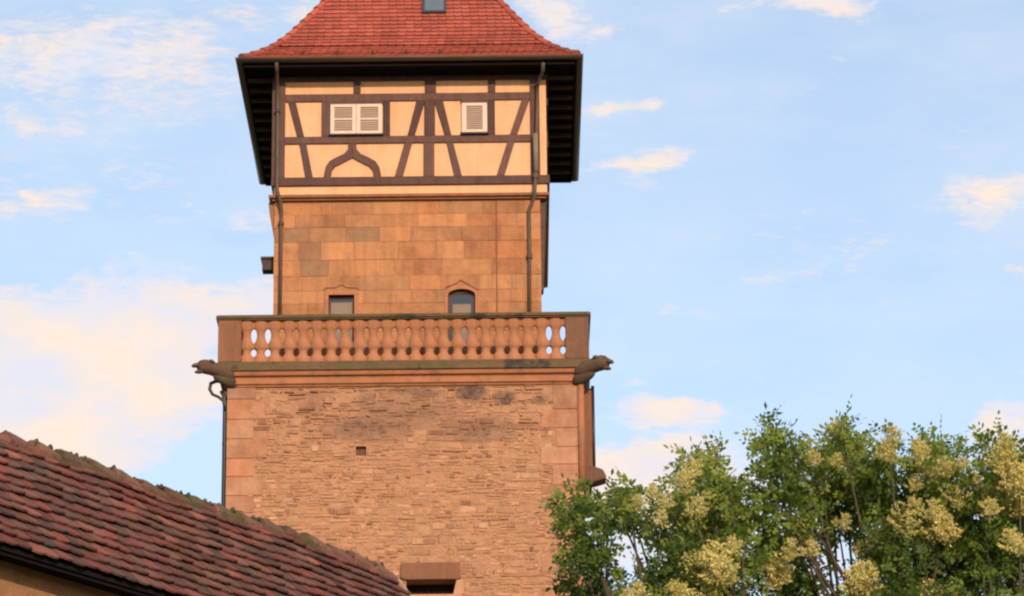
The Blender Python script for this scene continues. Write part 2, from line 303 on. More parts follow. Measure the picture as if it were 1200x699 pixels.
def rubble(axis, sgn):
    mb = MB(); z = .0
    front = axis == 'y' and sgn < 0
    ph0 = random.uniform(0, 6)
    def wob(x, z): return .022*math.sin(x*1.7+z*1.3+ph0)+.014*math.sin(x*4.1-z*2.2+ph0)+.007*math.sin(x*9.3+z*5)
    while z < ZT-.02:
        h = random.choice([.055,.07,.085,.10,.12,.14,.16]) * random.uniform(.9, 1.15)
        if ZT-z-h < .03: h = ZT-z
        x = CX-3.05-random.uniform(0, .2) if axis == 'y' else -3.05
        xe = 3.05
        damp = max(0, min(1, (ZT-z)/.25))
        while x < xe:
            w = random.choice([.09,.12,.16,.20,.26,.34]) * random.uniform(.8, 1.25)
            x1 = min(x+w, xe); skip = False
            if front:
                for q in (ow, ph, lint):
                    if z+h > q[2]+.01 and z < q[3]-.01:
                        if x >= q[0]-.012 and x < q[1]-.001: x = q[1]+.001; skip = True; break
                        if x < q[0] < x1: x1 = q[0]
            if skip: continue
            if x1-x > .035:
                j = lambda a: random.uniform(-a, a)
                nearhole = front and any(z+h > q[2]-.1 and z < q[3]+.1 and x1 > q[0]-.3 and x < q[1]+.3 for q in (ow, ph, lint))
                dz = 0 if nearhole else damp*wob((x+x1)/2, z)
                cells = [(x, x1, z+dz, z+dz+h*random.uniform(.88, 1.03))]
                if h > .085 and random.random() < .55:
                    zs = z+dz+h*random.uniform(.35, .65); xm = x+(x1-x)*random.uniform(.3, .7)
                    cells = [(x, xm, z+dz, zs), (xm, x1, z+dz, zs), (x, x1, zs, z+dz+h)] if random.random() < .5 else [(x, x1, z+dz, zs), (x, x1, zs, z+dz+h)]
                for (c0, c1, e0, e1) in cells:
                    if c1-c0 < .03: continue
                    gq = random.uniform(.002, .007); a0, a1 = c0+gq, c1-gq; b0, b1 = e0+gq*.6, min(e1-gq*.6, ZT)
                    d0 = 3.605; d1 = 3.649+random.gauss(0, .008+.007*max(0, min(1, (z-23.5)/.5))); ins = min(.020, (b1-b0)*.28)
                    sk = j(.014)
                    base = [(a0+j(.014), b0+j(.010)), (a1+j(.014), b0+j(.010)+sk), (a1+j(.014), b1+j(.010)+sk), (a0+j(.014), b1+j(.010))]
                    top = [(base[0][0]+ins, base[0][1]+ins), (base[1][0]-ins, base[1][1]+ins), (base[2][0]-ins, base[2][1]-ins), (base[3][0]+ins, base[3][1]-ins)]
                    if axis == 'y':
                        V = [(p*(1 if sgn < 0 else -1), sgn*d0, q) for p, q in base]+[(p*(1 if sgn < 0 else -1), sgn*(d1+j(.004)), q) for p, q in top]
                    else:
                        V = [(CX+sgn*d0, p*sgn, q) for p, q in base]+[(CX+sgn*(d1+j(.004)), p*sgn, q) for p, q in top]
                    up = max(0, min(1, (z-23.5+.25*math.sin(x*1.9))/.5))*(.75+.25*math.sin(x*.9+2))
                    r_ = random.random()**.8
                    st = stain((x+x1)/2, z+h/2) if front else 0
                    t = (r_*(1-.55*up) if random.random() < .7 else r_, max(0, random.random()-.35*up), st)
                    if random.random() < .03+.06*up: t = (t[0]*.5, t[1], max(t[2], random.uniform(.15, .5)))
                    mb.add(V, [(4,5,6,7),(0,1,5,4),(1,2,6,5),(2,3,7,6),(3,0,4,7)], t)
            x = x1
        z += h
    return mb
for ax, sg in (('y',-1),('x',1),('x',-1),('y',1)):
    rubble(ax, sg).build('stone_facing', RUB, wall)
# quoins
for sx in (-1, 1):
    for sy in (-1, 1):
        q = MB(); z = 0; k = 0
        while z < ZT-.01:
            h = random.uniform(.30, .46); h = min(h, ZT-z)
            if ZT-z-h < .2: h = ZT-z
            la, lb = (random.uniform(.75, .98), random.uniform(.45, .62)) if k % 2 else (random.uniform(.5, .66), random.uniform(.8, .95))
            xo, yo = CX+sx*3.657, sy*3.657
            q.box(*sorted((xo, xo-sx*la)), *sorted((yo, yo-sy*lb)), z+.003, z+h-.003, (random.random(), random.uniform(.2,.8), random.choice([0,0,0,.18])))
            z += h; k += 1
        q.build('quoin_stones', QUO, wall, bevel=.012)
cr_ = MB(); cr_.tube([(CX+3.62, -3.64, 22.6), (CX+3.62, -3.64, ZT)], .075, 10, (.3,.9,0)); cr_.build('corner_roll', TRIM, wall, smooth=True)
# loading opening
lw = empty('slot_window', (0,0,0)); lw.parent = T
m = MB(); zz = lint[2]; m.prism([(ow[0]-.03, zz), (ow[1]+.05, zz), (lint[1], zz+.04), (lint[1]-.01, lint[3]), (lint[0]+.02, lint[3]), (lint[0], zz+.05)], -3.71, -3.2, (.1,.2,.35)); m.build('lintel', TRIM, lw, bevel=.015)
m = MB(); m.box(ow[0]-.10, ow[1]+.12, -3.70, -3.2, ow[2]-.16, ow[2]-.002, (.9,.9,0)); m.build('sill', QUO, lw, bevel=.012)
m = MB(); m.prism([(ow[1]-.07, ow[2]), (ow[1]+.16, ow[2]), (ow[1]+.14, ow[3]), (ow[1]+.0, ow[3])], -3.675, -3.2, (1,.9,0)); m.build('jamb', QUO, lw, bevel=.01)
m = MB()
for i in range(6): m.box(ow[0]+i*(ow[1]-ow[0])/6+.004, ow[0]+(i+1)*(ow[1]-ow[0])/6-.004, -3.28, -3.24, ow[2], ow[3])
m.build('shutter_boards', SOFF, lw)

# --- cornice and balustrade
m = MB(); m.ring([(3.40,24.78),(3.68,24.78),(3.69,24.81),(3.735,24.83),(3.74,24.94),(3.70,24.955),(3.71,24.975),(3.78,25.00),(3.80,25.055),(3.80,25.085),(3.4,25.085)], CX, (.55,.6,0))
cor = m.build('cornice', surface('stained_cornice_stone', [(.31,.125,.060),(.35,.145,.07)], vary=.4, nscale=3, bump=.5, bscale=20, patch=[((.11,.065,.05),1.1,.58,.68),((.22,.10,.06),2.4,.52,.66)]), T)
m = MB()
for (px, w, zz0, zz1, a) in ((480,1.1,24.83,25.0,1.0),(520,.4,24.84,24.95,.8),(430,.5,24.97,25.06,.6)):
    pass
m = MB(); m.ring([(2.9,25.085),(3.845,25.085),(3.85,25.10),(3.85,25.26),(3.82,25.285),(2.9,25.285)], CX-.015, (.5,.5,.15))
bal = m.build('balustrade', MOSS, T, bevel=.008)
m = MB(); m.ring([(3.60,26.185),(3.84,26.185),(3.845,26.205),(3.875,26.22),(3.87,26.275),(3.84,26.295),(3.60,26.295)], CX-.02, (.4,.5,.25)); m.build('coping', MOSS, bal)
# lightly varied block tones on the base course and coping ends
for sx in (-1, 1):
    for sy in (-1, 1):
        m = MB(); xo, yo = CX-.02+sx*3.83, sy*3.83
        m.box(*sorted((xo, xo-sx*.48)), *sorted((yo, yo-sy*.48)), 25.285, 26.185, (.3 if sx < 0 else .0, .2, .30 if sx < 0 else .55)); m.build('corner_pier', TRIM, bal, bevel=.01)
x0h = tl(297.2, 390, -3.83)[0]
BP = [(25.285,.1452),(25.41,.1452),(25.43,.118),(25.46,.094),(25.50,.086),(25.54,.094),(25.57,.118),(25.59,.1452),(25.70,.1452),(25.735,.122),(25.79,.096),(25.86,.083),(25.93,.086),(25.99,.104),(26.03,.1452),(26.185,.1452)]
m = MB(); n = 18
vs = [(r*math.cos(2*math.pi*k/n), .62*r*math.sin(2*math.pi*k/n), z) for z, r in BP for k in range(n)]
fs = [(i*n+k, i*n+(k+1)%n, (i+1)*n+(k+1)%n, (i+1)*n+k) for i in range(len(BP)-1) for k in range(n)]
m.add(vs, fs, (.8,.7,0)); bl0 = m.build('baluster', TRIM, bal, smooth=True)
e_ = bl0.modifiers.new('edge', 'EDGE_SPLIT'); e_.split_angle = R(50)
BSP = .2905; first = True
for k in range(4):
    for i in range(24):
        xx = x0h-BSP/2+i*BSP-(0 if k == 0 else x0h+BSP*11)
        p = Matrix.Rotation(k*math.pi/2, 3, 'Z') @ Vector((xx, -3.71, 0))
        o = bl0 if first else dup(bl0); first = False
        o.location = (p.x+(0 if k == 0 else CX), p.y, random.uniform(-.004, .004)); o.rotation_euler = (0, 0, k*math.pi/2+random.uniform(-.04, .04))
    for z0, z1 in ((25.284,25.405),(25.595,25.695),(26.04,26.186)):
        m = MB(); n0 = 0; m.box(-3.4, 3.4, -3.75, -3.68, z0, z1, (.6,.5,0)); q = Matrix.Rotation(k*math.pi/2, 3, 'Z')
        m.v = [tuple((q @ Vector(v))+Vector((CX, 0, 0))) for v in m.v]; m.build('parapet_rail', TRIM, bal)
m = MB(); m.box(CX-3.0, CX+3.0, -3.0, 3.0, 25.0, 25.2, (.4,.4,.2)); m.build('balcony_floor', TRIM, T)

# --- gargoyles (dog-like water spouts on the front corners)
def gargoyle():
    m = MB()
    # body along +x, thick neck, head with open jaws
    path = [(-.45,0,-.10),(-.15,0,-.07),(.10,0,-.03),(.28,0,.0),(.44,0,.02),(.58,0,.01),(.68,0,-.01)]
    m.tube(path, [.17,.19,.175,.165,.185,.16,.10], 12, (.5,.5,0))
    m.tube([(.62,0,.03),(.76,0,.01),(.84,0,-.015)], [.12,.09,.06], 10, (.7,.5,0), squash=.6)
    m.tube([(.50,0,-.10),(.66,0,-.14),(.76,0,-.145)], [.10,.075,.045], 10, (.3,.5,0), squash=.6)
    for s in (-1, 1):
        m.tube([(.42,s*.13,.10),(.36,s*.17,.13),(.26,s*.17,.09)], [.055,.05,.02], 6, (.4,.5,0))
        m.tube([(.60,s*.10,.10),(.66,s*.09,.095)], [.04,.03], 6, (.6,.5,0))
    m.tube([(-.55,0,-.30),(-.1,0,-.25),(.25,0,-.17)], [.16,.14,.07], 10, (.2,.3,.3))
    return m
for sx in (-1, 1):
    o = gargoyle().build('gargoyle', GARG, T, smooth=True)
    o.location = (CX+sx*3.78, -3.78, 25.13); o.rotation_euler = (0, 0, R(-28) if sx > 0 else R(180+28)); o.scale = (.70,1.0,.95) if sx > 0 else (.78,.9,.9)
    sub = o.modifiers.new('sub', 'SUBSURF'); sub.levels = 1; sub.render_levels = 1
# iron downpipe below the left gargoyle
x_, z_ = tl(262.7, 520, -3.6)
m = MB(); xa = x_
m.tube([(xa,-3.55,14),(xa,-3.55,24.45),(xa-.02,-3.55,24.62),(xa-.08,-3.56,24.74)], .046, 10); dp = m.build('iron_downpipe', IRON, T, smooth=True)
m = MB(); lp = [tl(px, py, -3.6) for px, py in ((265,448),(254,446),(247,449),(245.5,456),(249,462),(256,465),(262,470),(263.5,482))]
m.tube([(p[0],-3.57,p[1]) for p in lp], [.05,.045,.04,.035,.032,.032,.034,.03], 8); m.build('swan_neck', IRON, dp, smooth=True)
m = MB(); m.box(xa-.04, xa+.12, -3.56, -3.40, 24.60, 24.80); m.build('bracket', IRON, dp)
for z in (16.5, 19, 21.5, 23.6):
    m = MB(); m.tube([(xa,-3.55,z-.03),(xa,-3.55,z+.03)], .05, 10); m.build('pipe_clip', IRON, dp)

# --- projecting bay on the right flank, with console
bx0 = CX+3.60
bx1 = tl(694, 500, -3.2)[0]; zb = tl(694, 556, -3.2)[1]
bay = MB(); bay.box(bx0, bx1, -3.30, -1.6, zb, 24.80, (.05,.1,.3)); bay = bay.build('flank_bay', TRIM, T, bevel=.01)
m = MB(); m.tube([(bx1+.02, -3.28, zb-.02), (bx1+.02, -3.28, 24.85)], .035, 8); m.build('downpipe', IRON, bay, smooth=True)
cx1 = tl(710, 562, -3.2)[0]
m = MB(); m.prism([(bx0-.02, zb-.20), (bx1+.03, zb-.20), (cx1, zb-.13), (cx1+.01, zb-.08), (cx1-.06, zb+.06), (bx1-.0, zb+.14), (bx0-.02, zb+.14)], -3.36, -2.9, (0,.0,.7)); m.build('console', TRIM, bay, bevel=.02)

# --- upper shaft: ashlar
H2, C2, Z2, Z2T = 2.82, .0, 25.2, 29.19
yf = -H2
w1 = rect_px(385, 415, 346, 372, yf); w1 = (w1[0], w1[1], 26.0, w1[3])
w2 = rect_px(525, 557, 339, 372, yf); w2 = (w2[0], w2[1], 26.0, w2[3])
core = MB(); c = H2-.02
slab_with_holes(core, C2-c, C2+c, -c, -c+.4, Z2, Z2T, [w1, w2], (.3,.2,.2))
core.box(C2-c, C2+c, c-.4, c, Z2, Z2T); core.box(C2-c, C2-c+.4, -c+.4, c-.4, Z2, Z2T); core.box(C2+c-.4, C2+c, -c+.4, c-.4, Z2, Z2T)
sh = core.build('ashlar_wall', MOR, T)
dk = MB(); dk.box(C2-c+.5, C2+c-.5, -c+.6, c-.5, Z2+.1, Z2T-.1); dk.build('interior_shell', DARK, sh)
def zrow(py): return tl(475, py, yf)[1]
rows = [25.2, 25.55, 25.9, 26.25, 26.6, zrow(355), zrow(340), zrow(323), zrow(304), zrow(283), zrow(266), zrow(251), Z2T]
# particular blocks read off the wall: grey ones and a purple one  (row low px, x0, x1, tint)
SPECIAL = {283: [(333,363,(.9,.45,.62)),(363,405,(.8,.6,.35)),(405,445,(.85,.4,.72))], 304: [(350,376,(.3,.25,.6))], 323: [(352,385,(.8,.5,.75)),(462,518,(.0,.2,.1))], 266: [(346,405,(.0,.15,.25))]}
def ashlar(axis, sgn):
    mb = MB()
    for i in range(len(rows)-1):
        z0, z1 = rows[i], rows[i+1]; cuts = [-H2]; x = -H2
        sp_ = []
        if axis == 'y' and sgn < 0:
            for py, lst in SPECIAL.items():
                if abs(zrow(py)-z0) < .02: sp_ = [(tl(a, py-8, yf)[0], tl(b, py-8, yf)[0], t) for a, b, t in lst]
        segs = []; x = -H2
        while x < H2-.01:
            nxt = min([s for s in sp_ if s[0] >= x-.001], key=lambda s: s[0], default=None)
            if nxt and abs(nxt[0]-x) < .012: segs.append((x, nxt[1], nxt[2])); x = nxt[1]; continue
            w = random.uniform(.45, 1.15); x1 = x+w
            if nxt and x1 > nxt[0]-.2: x1 = nxt[0]
            if H2-x1 < .3: x1 = H2
            segs.append((x, x1, None)); x = x1
        for (a, b, t) in segs:
            t = t or (random.random()**.8, random.random(), random.choice([0,0,0,0,.12,.22]))
            parts = [(a, b, z0, z1)]
            if axis == 'y' and sgn < 0:
                for h in (w1, w2):
                    np_ = []
                    for (p0, p1, q0, q1) in parts:
                        if p1 <= h[0] or p0 >= h[1] or q1 <= h[2] or q0 >= h[3]: np_.append((p0, p1, q0, q1)); continue
                        if p0 < h[0]: np_.append((p0, h[0], q0, q1))
                        if p1 > h[1]: np_.append((h[1], p1, q0, q1))
                        m0, m1 = max(p0, h[0]), min(p1, h[1])
                        if q1 > h[3]: np_.append((m0, m1, h[3], q1))
                        if q0 < h[2]: np_.append((m0, m1, q0, h[2]))
                    parts = np_
            d = random.uniform(-.006, .006); gq = .003
            for (p0, p1, q0, q1) in parts:
                if p1-p0 < .02 or q1-q0 < .02: continue
                if axis == 'y': mb.box(C2+p0+gq, C2+p1-gq, *sorted((sgn*(H2-.03), sgn*(H2+d))), q0+gq, q1-gq, t)
                else: mb.box(*sorted((C2+sgn*(H2-.03), C2+sgn*(H2+d))), max(p0, -H2+.034)+gq, min(p1, H2-.034)-gq, q0+gq, q1-gq, t)
    return mb
for ax, sg in (('y',-1),('x',1),('x',-1),('y',1)): ashlar(ax, sg).build('ashlar_facing', ASH, sh)
# corbelled flare on the flanks
m = MB(); m.prism([(C2-H2-.002, 28.35), (C2-H2-.002, 29.19), (C2-H2-.13, 29.19), (C2-H2-.10, 28.9), (C2-H2-.03, 28.55)], -2.75, 2.75, (.2,.2,.6)); m.build('corbel', ASH, sh)
m = MB(); m.prism([(C2+H2+.002, 27.15), (C2+H2+.05, 27.2), (C2+H2+.10, 28.4), (C2+H2+.13, 29.19), (C2+H2+.002, 29.19)], -2.74, -2.40, (.0,.1,1.0)); m.build('corbel', TRIM, sh)  # right corbel: full dark tint paints in the shade of the flank
s0 = tl(306, 304, -2.4); s1 = tl(322, 318, -2.4)
m = MB(); m.box(s0[0]+.03, s1[0], -2.5, -2.2, s1[1], s0[1]-.03, (.2,.2,.6)); m.box(s0[0], s1[0], -2.54, -2.16, s0[1]-.035, s0[1]+.01, (.2,.2,.6)); m.build('beam_end', TIMB, sh)
# conduit line at the vertical joint
xj = tl(582, 300, yf)[0]
m = MB(); m.tube([(xj,yf-.012,26.3),(xj,yf-.012,29.15)], .011, 6, (.0,.2,.5)); m.build('lightning_wire', TRIM, sh)
# windows of the shaft
def pane_window(name, w, arch):
    e = empty(name, (0, 0, 0)); e.parent = T
    x0, x1, z0, z1 = w; y = yf
    # stone surround, slightly proud
    m = MB(); t = (.7,.8,0)
    if not arch:
        m.box(x0-.09, x0, y-.02, y+.25, z0, z1, t); m.box(x1, x1+.09, y-.02, y+.25, z0, z1, t); m.box(x0-.09, x1+.09, y-.02, y+.25, z1, z1+.10, t)
        m.build('surround', TRIM, e, bevel=.008)
        k = MB(); xm = (x0+x1)/2
        pts = [(x0-.10, z1+.12), (x0-.06, z1+.165), (xm-.12, z1+.17), (xm, z1+.24), (xm+.12, z1+.17), (x1+.06, z1+.165), (x1+.10, z1+.12)]
        k.tube([(a, y-.015, b) for a, b in pts], .018, 6, t); k.build('hood_mould', TRIM, e)
    else:
        xm = (x0+x1)/2; r = (x1-x0)/2; sp = z1-.13
        m.box(x0-.07, x0, y-.02, y+.25, z0, sp, t); m.box(x1, x1+.07, y-.02, y+.25, z0, sp, t)
        n = 12
        outer = [(xm+(r+.07)*math.cos(a), sp+(.13+.07)*math.sin(a)) for a in np.linspace(math.pi, 0, n)]
        inner = [(xm+r*math.cos(a), sp+.13*math.sin(a)) for a in np.linspace(math.pi, 0, n)]
        for i in range(n-1): m.prism([inner[i], inner[i+1], outer[i+1], outer[i]], y-.02, y+.25, t)
        for i in range(n-1):                                        # spandrel fill behind the arch band
            top = z1+.002
            m.prism([inner[i], inner[i+1], (inner[i+1][0], max(top, inner[i+1][1]+.001)), (inner[i][0], max(top, inner[i][1]+.001))], y+.004, y+.24, t)
        m.build('surround', TRIM, e)
        k = MB(); pts = [(xm-r-.05, sp+.16), (xm-r*.4, z1+.12), (xm-.02, z1+.20), (xm+r*.5, z1+.10), (xm+r+.06, sp+.10)]
        k.tube([(a, y-.012, b) for a, b in pts], .014, 6, (.0,.2,.3)); k.build('hood_mould', TRIM, e)
    f = MB(); yy = y+.10; b = .045
    f.box(x0+.002, x0+b, yy, yy+.05, z0, z1); f.box(x1-b, x1-.002, yy, yy+.05, z0, z1); f.box(x0+b, x1-b, yy, yy+.05, z1-b-(0 if not arch else .03), z1-.002)
    fr = f.build('window_frame', TIMB, e)
    p = MB(); p.box(x0+b, x1-b, yy+.02, yy+.03, z0, z1-b); p.build('window_pane', GLASS, fr)
    zc = z1-(.13 if not arch else .30)
    p = MB(); p.box(x0+b+(.0 if not arch else .05), x1-b-(.0 if not arch else .05), yy+.006, yy+.018, z0, zc); p.build('window_blind', CURT, fr)
pane_window('casement_window', w1, False); pane_window('arched_window', w2, True)

# --- string course, plaster band, timber storey
C3, H3 = .07, 2.90
m = MB(); m.ring([(2.5,29.175),(2.90,29.175),(2.905,29.20),(2.97,29.22),(2.98,29.275),(2.93,29.295),(2.5,29.295)], .04, (.3,.4,.1)); m.build('string_course', TRIM, T)
m = MB(); m.box(C3-H3, C3+H3, -H3, H3, 29.295, 32.0, (.5,.5,0)); pw = m.build('plaster_wall', PLAST, T)
zz = lambda py: tl(475, py, -H3)[1]
zA1, zA0, zB1, zB0, zS1, zS0, zP = zz(110.3), zz(119), zz(160), zz(168.4), zz(207.8), zz(217.6), zz(95.5)
yo = -H3-.045
fr = MB()                                    # timbers of the three other sides
hb = H3+.045
for k in (1, 2, 3):
    q = Matrix.Rotation(k*math.pi/2, 3, 'Z')
    def bb(x0, x1, z0, z1):
        n0 = len(fr.v); fr.box(x0, x1, -hb, -H3+.03, z0, z1, rt())
        for i in range(n0, len(fr.v)): p = q @ Vector(fr.v[i]); fr.v[i] = (p.x+C3, p.y, p.z)
    for z0, z1 in ((zA0, zA1), (zB0, zB1)): bb(-2.6, 2.6, z0, z1)
    for x in (-1.5, -.1, 1.3): bb(x, x+.2, zB1+.002, zA0-.002)
tf = fr.build('timber_frame', TIMB, T, bevel=.006)
def timber(name, pts, y0=None, bev=.008):
    m = MB(); m.prism(pts, (y0 or yo)+random.uniform(-.004, .004), -H3+.02, rt()); return m.build(name, TIMB, tf, bevel=bev)
def rect(name, x0, x1, z0, z1, **k): return timber(name, [(x0,z0),(x1,z0),(x1,z1),(x0,z1)], **k)
xl, xr = C3-H3-.05, C3+H3+.05
m = MB(); m.ring([(H3-.1,zS0),(H3+.055,zS0),(H3+.055,zS1),(H3-.1,zS1)], C3, (.4,.3,0)); m.build('sill_beam', TIMB, tf, bevel=.008)
m = MB(); m.ring([(H3-.1,zP),(H3+.052,zP),(H3+.052,31.995),(H3-.1,31.995)], C3, (.2,.3,0)); m.build('wall_plate', TIMB, tf, bevel=.008)
ixl = tl(334, 150, yo)[0]; ixr = tl(621.5, 150, yo)[0]
for x0, x1 in ((xl, ixl), (ixr, tl(632.5, 150, yo)[0])):
    for y0, y1 in ((-H3-.05, -H3+.2), (H3-.2, H3+.05)):
        m = MB(); m.box(x0 if x1 < 0 else x0, x1, y0, y1, zS1+.001, zP-.001, rt()); m.build('corner_post', TIMB, tf, bevel=.008)
rect('top_rail', ixl+.001, ixr-.001, zA0, zA1); rect('middle_rail', ixl+.001, ixr-.001, zB0, zB1)
def studpx(p0, p1, za, zb_, py): a = tl(p0, py, yo)[0]; b = tl(p1, py, yo)[0]; rect('stud', a, b, za+.001, zb_-.001)
for p in ((414.5,422.5),(498,511),(572,580.5)): studpx(*p, zA1, zP, 103)
for p in ((377,386.5),(449,457),(571.5,580)): studpx(*p, zB1, zA0, 140)
studpx(497.3, 509.8, zB1, zA0, 140); studpx(496.5, 509, zS1, zB0, 188)
def brace(xt0, xt1, xb0, xb1, za, zb_, pya, pyb):
    a0, a1 = tl(xt0, pya, yo)[0], tl(xt1, pya, yo)[0]; b0, b1 = tl(xb0, pyb, yo)[0], tl(xb1, pyb, yo)[0]
    timber('brace', [(b0, zb_+.001), (b1, zb_+.001), (a1, za-.001), (a0, za-.001)], y0=yo-.002)
brace(338,346.5, 348.5,356.5, zA0, zB1, 119, 160); brace(351,359, 358,366.5, zB0, zS1, 168, 208)
brace(488,498, 477.5,486, zA0, zB1, 119, 160); brace(474,483, 462.5,472, zB0, zS1, 168, 208)
brace(509,519, 521.5,529, zA0, zB1, 119, 160); brace(523.5,531, 532.5,541.5, zB0, zS1, 168, 208)
brace(611.5,620.5, 597.5,606, zA0, zB1, 119, 160); brace(594.5,603, 582,591, zB0, zS1, 168, 208)
# ogee brace under the shuttered window, built as two curved halves meeting at the neck
OUT = [(408.5,168.3),(408,175),(403,180.5),(394,184.5),(386,189),(381.5,196),(379,208)]
INN = [(413.2,168.3),(413.2,184.5),(409,187),(402,190.5),(393,195),(389,200),(387.5,208)]
for sgn in (0, 1):
    m = MB()
    P = [tl(p[0] if not sgn else 826-p[0], p[1], yo) for p in OUT]; Q = [tl(p[0] if not sgn else 826-p[0], p[1], yo) for p in INN]
    for i in range(len(P)-1):
        quad = [P[i+1], Q[i+1], Q[i], P[i]]
        m.prism(quad if not sgn else quad[::-1], yo, -H3+.02, (.5,.5,0))
    m.build('ogee_brace', TIMB, tf)
# shuttered windows
def shutters(px0, px1, py0, py1, leaves):
    x0, x1, z0, z1 = rect_px(px0, px1, py0, py1, yo); y = yo-.02
    e = empty('shuttered_window', (0, 0, 0)); e.parent = T
    m = MB(); m.box(x0-.02, x1+.02, y+.02, -H3+.02, z1+.001, zA0-.001); m.build('head_board', TIMB, e)
    m = MB(); m.box(x0-.03, x1+.03, y-.05, y+.05, zB1-.0+.002, z0-.004, (.0,.0,.6)); m.build('window_sill', TIMB, e)
    w = (x1-x0)/leaves
    for i in range(leaves):
        a, b = x0+i*w+.003, x0+(i+1)*w-.003; t = .085 if leaves > 1 else .10
        m = MB(); m.box(a, a+t, y, y+.05, z0, z1); m.box(b-t, b, y, y+.05, z0, z1); m.box(a+t, b-t, y, y+.05, z1-.07, z1); m.box(a+t, b-t, y, y+.05, z0, z0+.07)
        if leaves > 1: m.box(a+t, b-t, y+.004, y+.05, (z0+z1)/2-.018, (z0+z1)/2+.018)
        f = m.build('shutter', SHUT, e, bevel=.004)
        m = MB(); n = 11; zz0, zz1 = z0+.07, z1-.07
        for k in range(n):
            za = zz0+(zz1-zz0)*k/n
            if leaves > 1 and abs(za+.02-(z0+z1)/2) < .03: continue
            m.add([(a+t,y+.012,za),(b-t,y+.012,za),(b-t,y+.045,za+(zz1-zz0)/n*1.1),(a+t,y+.045,za+(zz1-zz0)/n*1.1),(a+t,y+.018,za-.004),(b-t,y+.018,za-.004),(b-t,y+.05,za+(zz1-zz0)/n*1.1-.004),(a+t,y+.05,za+(zz1-zz0)/n*1.1-.004)],
                  [(0,1,2,3),(7,6,5,4),(0,4,5,1),(2,6,7,3),(1,5,6,2),(3,7,4,0)])
        m.build('louvres', LOUV, f)
shutters(387, 448, 122.5, 157.8, 2); shutters(541, 571, 121, 156, 1)

# --- eaves
C4, H4, ZE = .07, 3.53, 32.03
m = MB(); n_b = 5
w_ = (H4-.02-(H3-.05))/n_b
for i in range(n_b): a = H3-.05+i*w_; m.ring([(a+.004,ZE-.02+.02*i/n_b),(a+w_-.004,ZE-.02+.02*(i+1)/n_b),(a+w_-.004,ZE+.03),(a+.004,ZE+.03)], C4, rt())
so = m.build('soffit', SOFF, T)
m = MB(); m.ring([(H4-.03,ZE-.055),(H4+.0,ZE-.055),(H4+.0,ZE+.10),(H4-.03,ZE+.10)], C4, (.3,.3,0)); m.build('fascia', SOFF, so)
RAFT = surface('rafter_wood', [(.05,.028,.022),(.065,.036,.028)], vary=.4, nscale=6)
m = MB(); m.box(-.05, .05, -H4+.04, -H3-.07, ZE-.10, ZE-.022, rt()); ra = m.build('rafter', RAFT, so, bevel=.006)
first = True
for k in (1, 2, 3):
    for x in np.arange(-2.8, 2.81, .56):
        p = Matrix.Rotation(k*math.pi/2, 3, 'Z') @ Vector((x, 0, 0))
        o = ra if first else dup(ra); first = False
        o.location = (p.x+C4, p.y, 0); o.rotation_euler = (0, 0, k*math.pi/2)
gut = MB(); pr = [(H4+.005+.085*(1-math.cos(a))*.95, ZE+.10-.085*math.sin(a)) for a in np.linspace(0, math.pi, 9)]
pr += [(h-(.006 if i < 4 else -.006)*-1*(1 if i < 4 else -1), z+.006) for i, (h, z) in list(enumerate(pr))[::-1]]
gut.ring(pr, C4, (.6,.5,0)); gt = gut.build('gutter', COPP, T, smooth=True)
# --- roof
PROF = [(-.10,-.055),(0,0),(.25,.175),(.52,.41),(.875,.82),(1.27,1.41),(1.625,1.98),(2.4,3.28),(3.58,5.30)]
ZR = ZE+.135
def prof_at(d):
    for (a, b), (c_, e) in zip(PROF, PROF[1:]):
        l_ = math.hypot(c_-a, e-b)
        if d <= l_: f = d/l_; return a+(c_-a)*f, b+(e-b)*f, (c_-a)/l_, (e-b)/l_
        d -= l_
    return None
tot = sum(math.hypot(c_-a, e-b) for (a, b), (c_, e) in zip(PROF, PROF[1:]))
m = MB()
for (a, b), (c_, e) in zip(PROF[1:], PROF[2:]):
    vs = []
    for s_, h_ in ((a, b), (c_, e)):
        q = H4-s_-.03; vs += [(C4-q,-q,ZR+h_-.03),(C4+q,-q,ZR+h_-.03),(C4+q,q,ZR+h_-.03),(C4-q,q,ZR+h_-.03)]
    m.add(vs, [(k, (k+1)%4, 4+(k+1)%4, 4+k) for k in range(4)])
q = H4-.03; m.add([(C4-q,-q,ZR-.032),(C4+q,-q,ZR-.032),(C4+q,q,ZR-.032),(C4-q,q,ZR-.032)], [(0,3,2,1)])
roof = m.build('roof', SOFF, T)
EXPO, TW = .150, .176
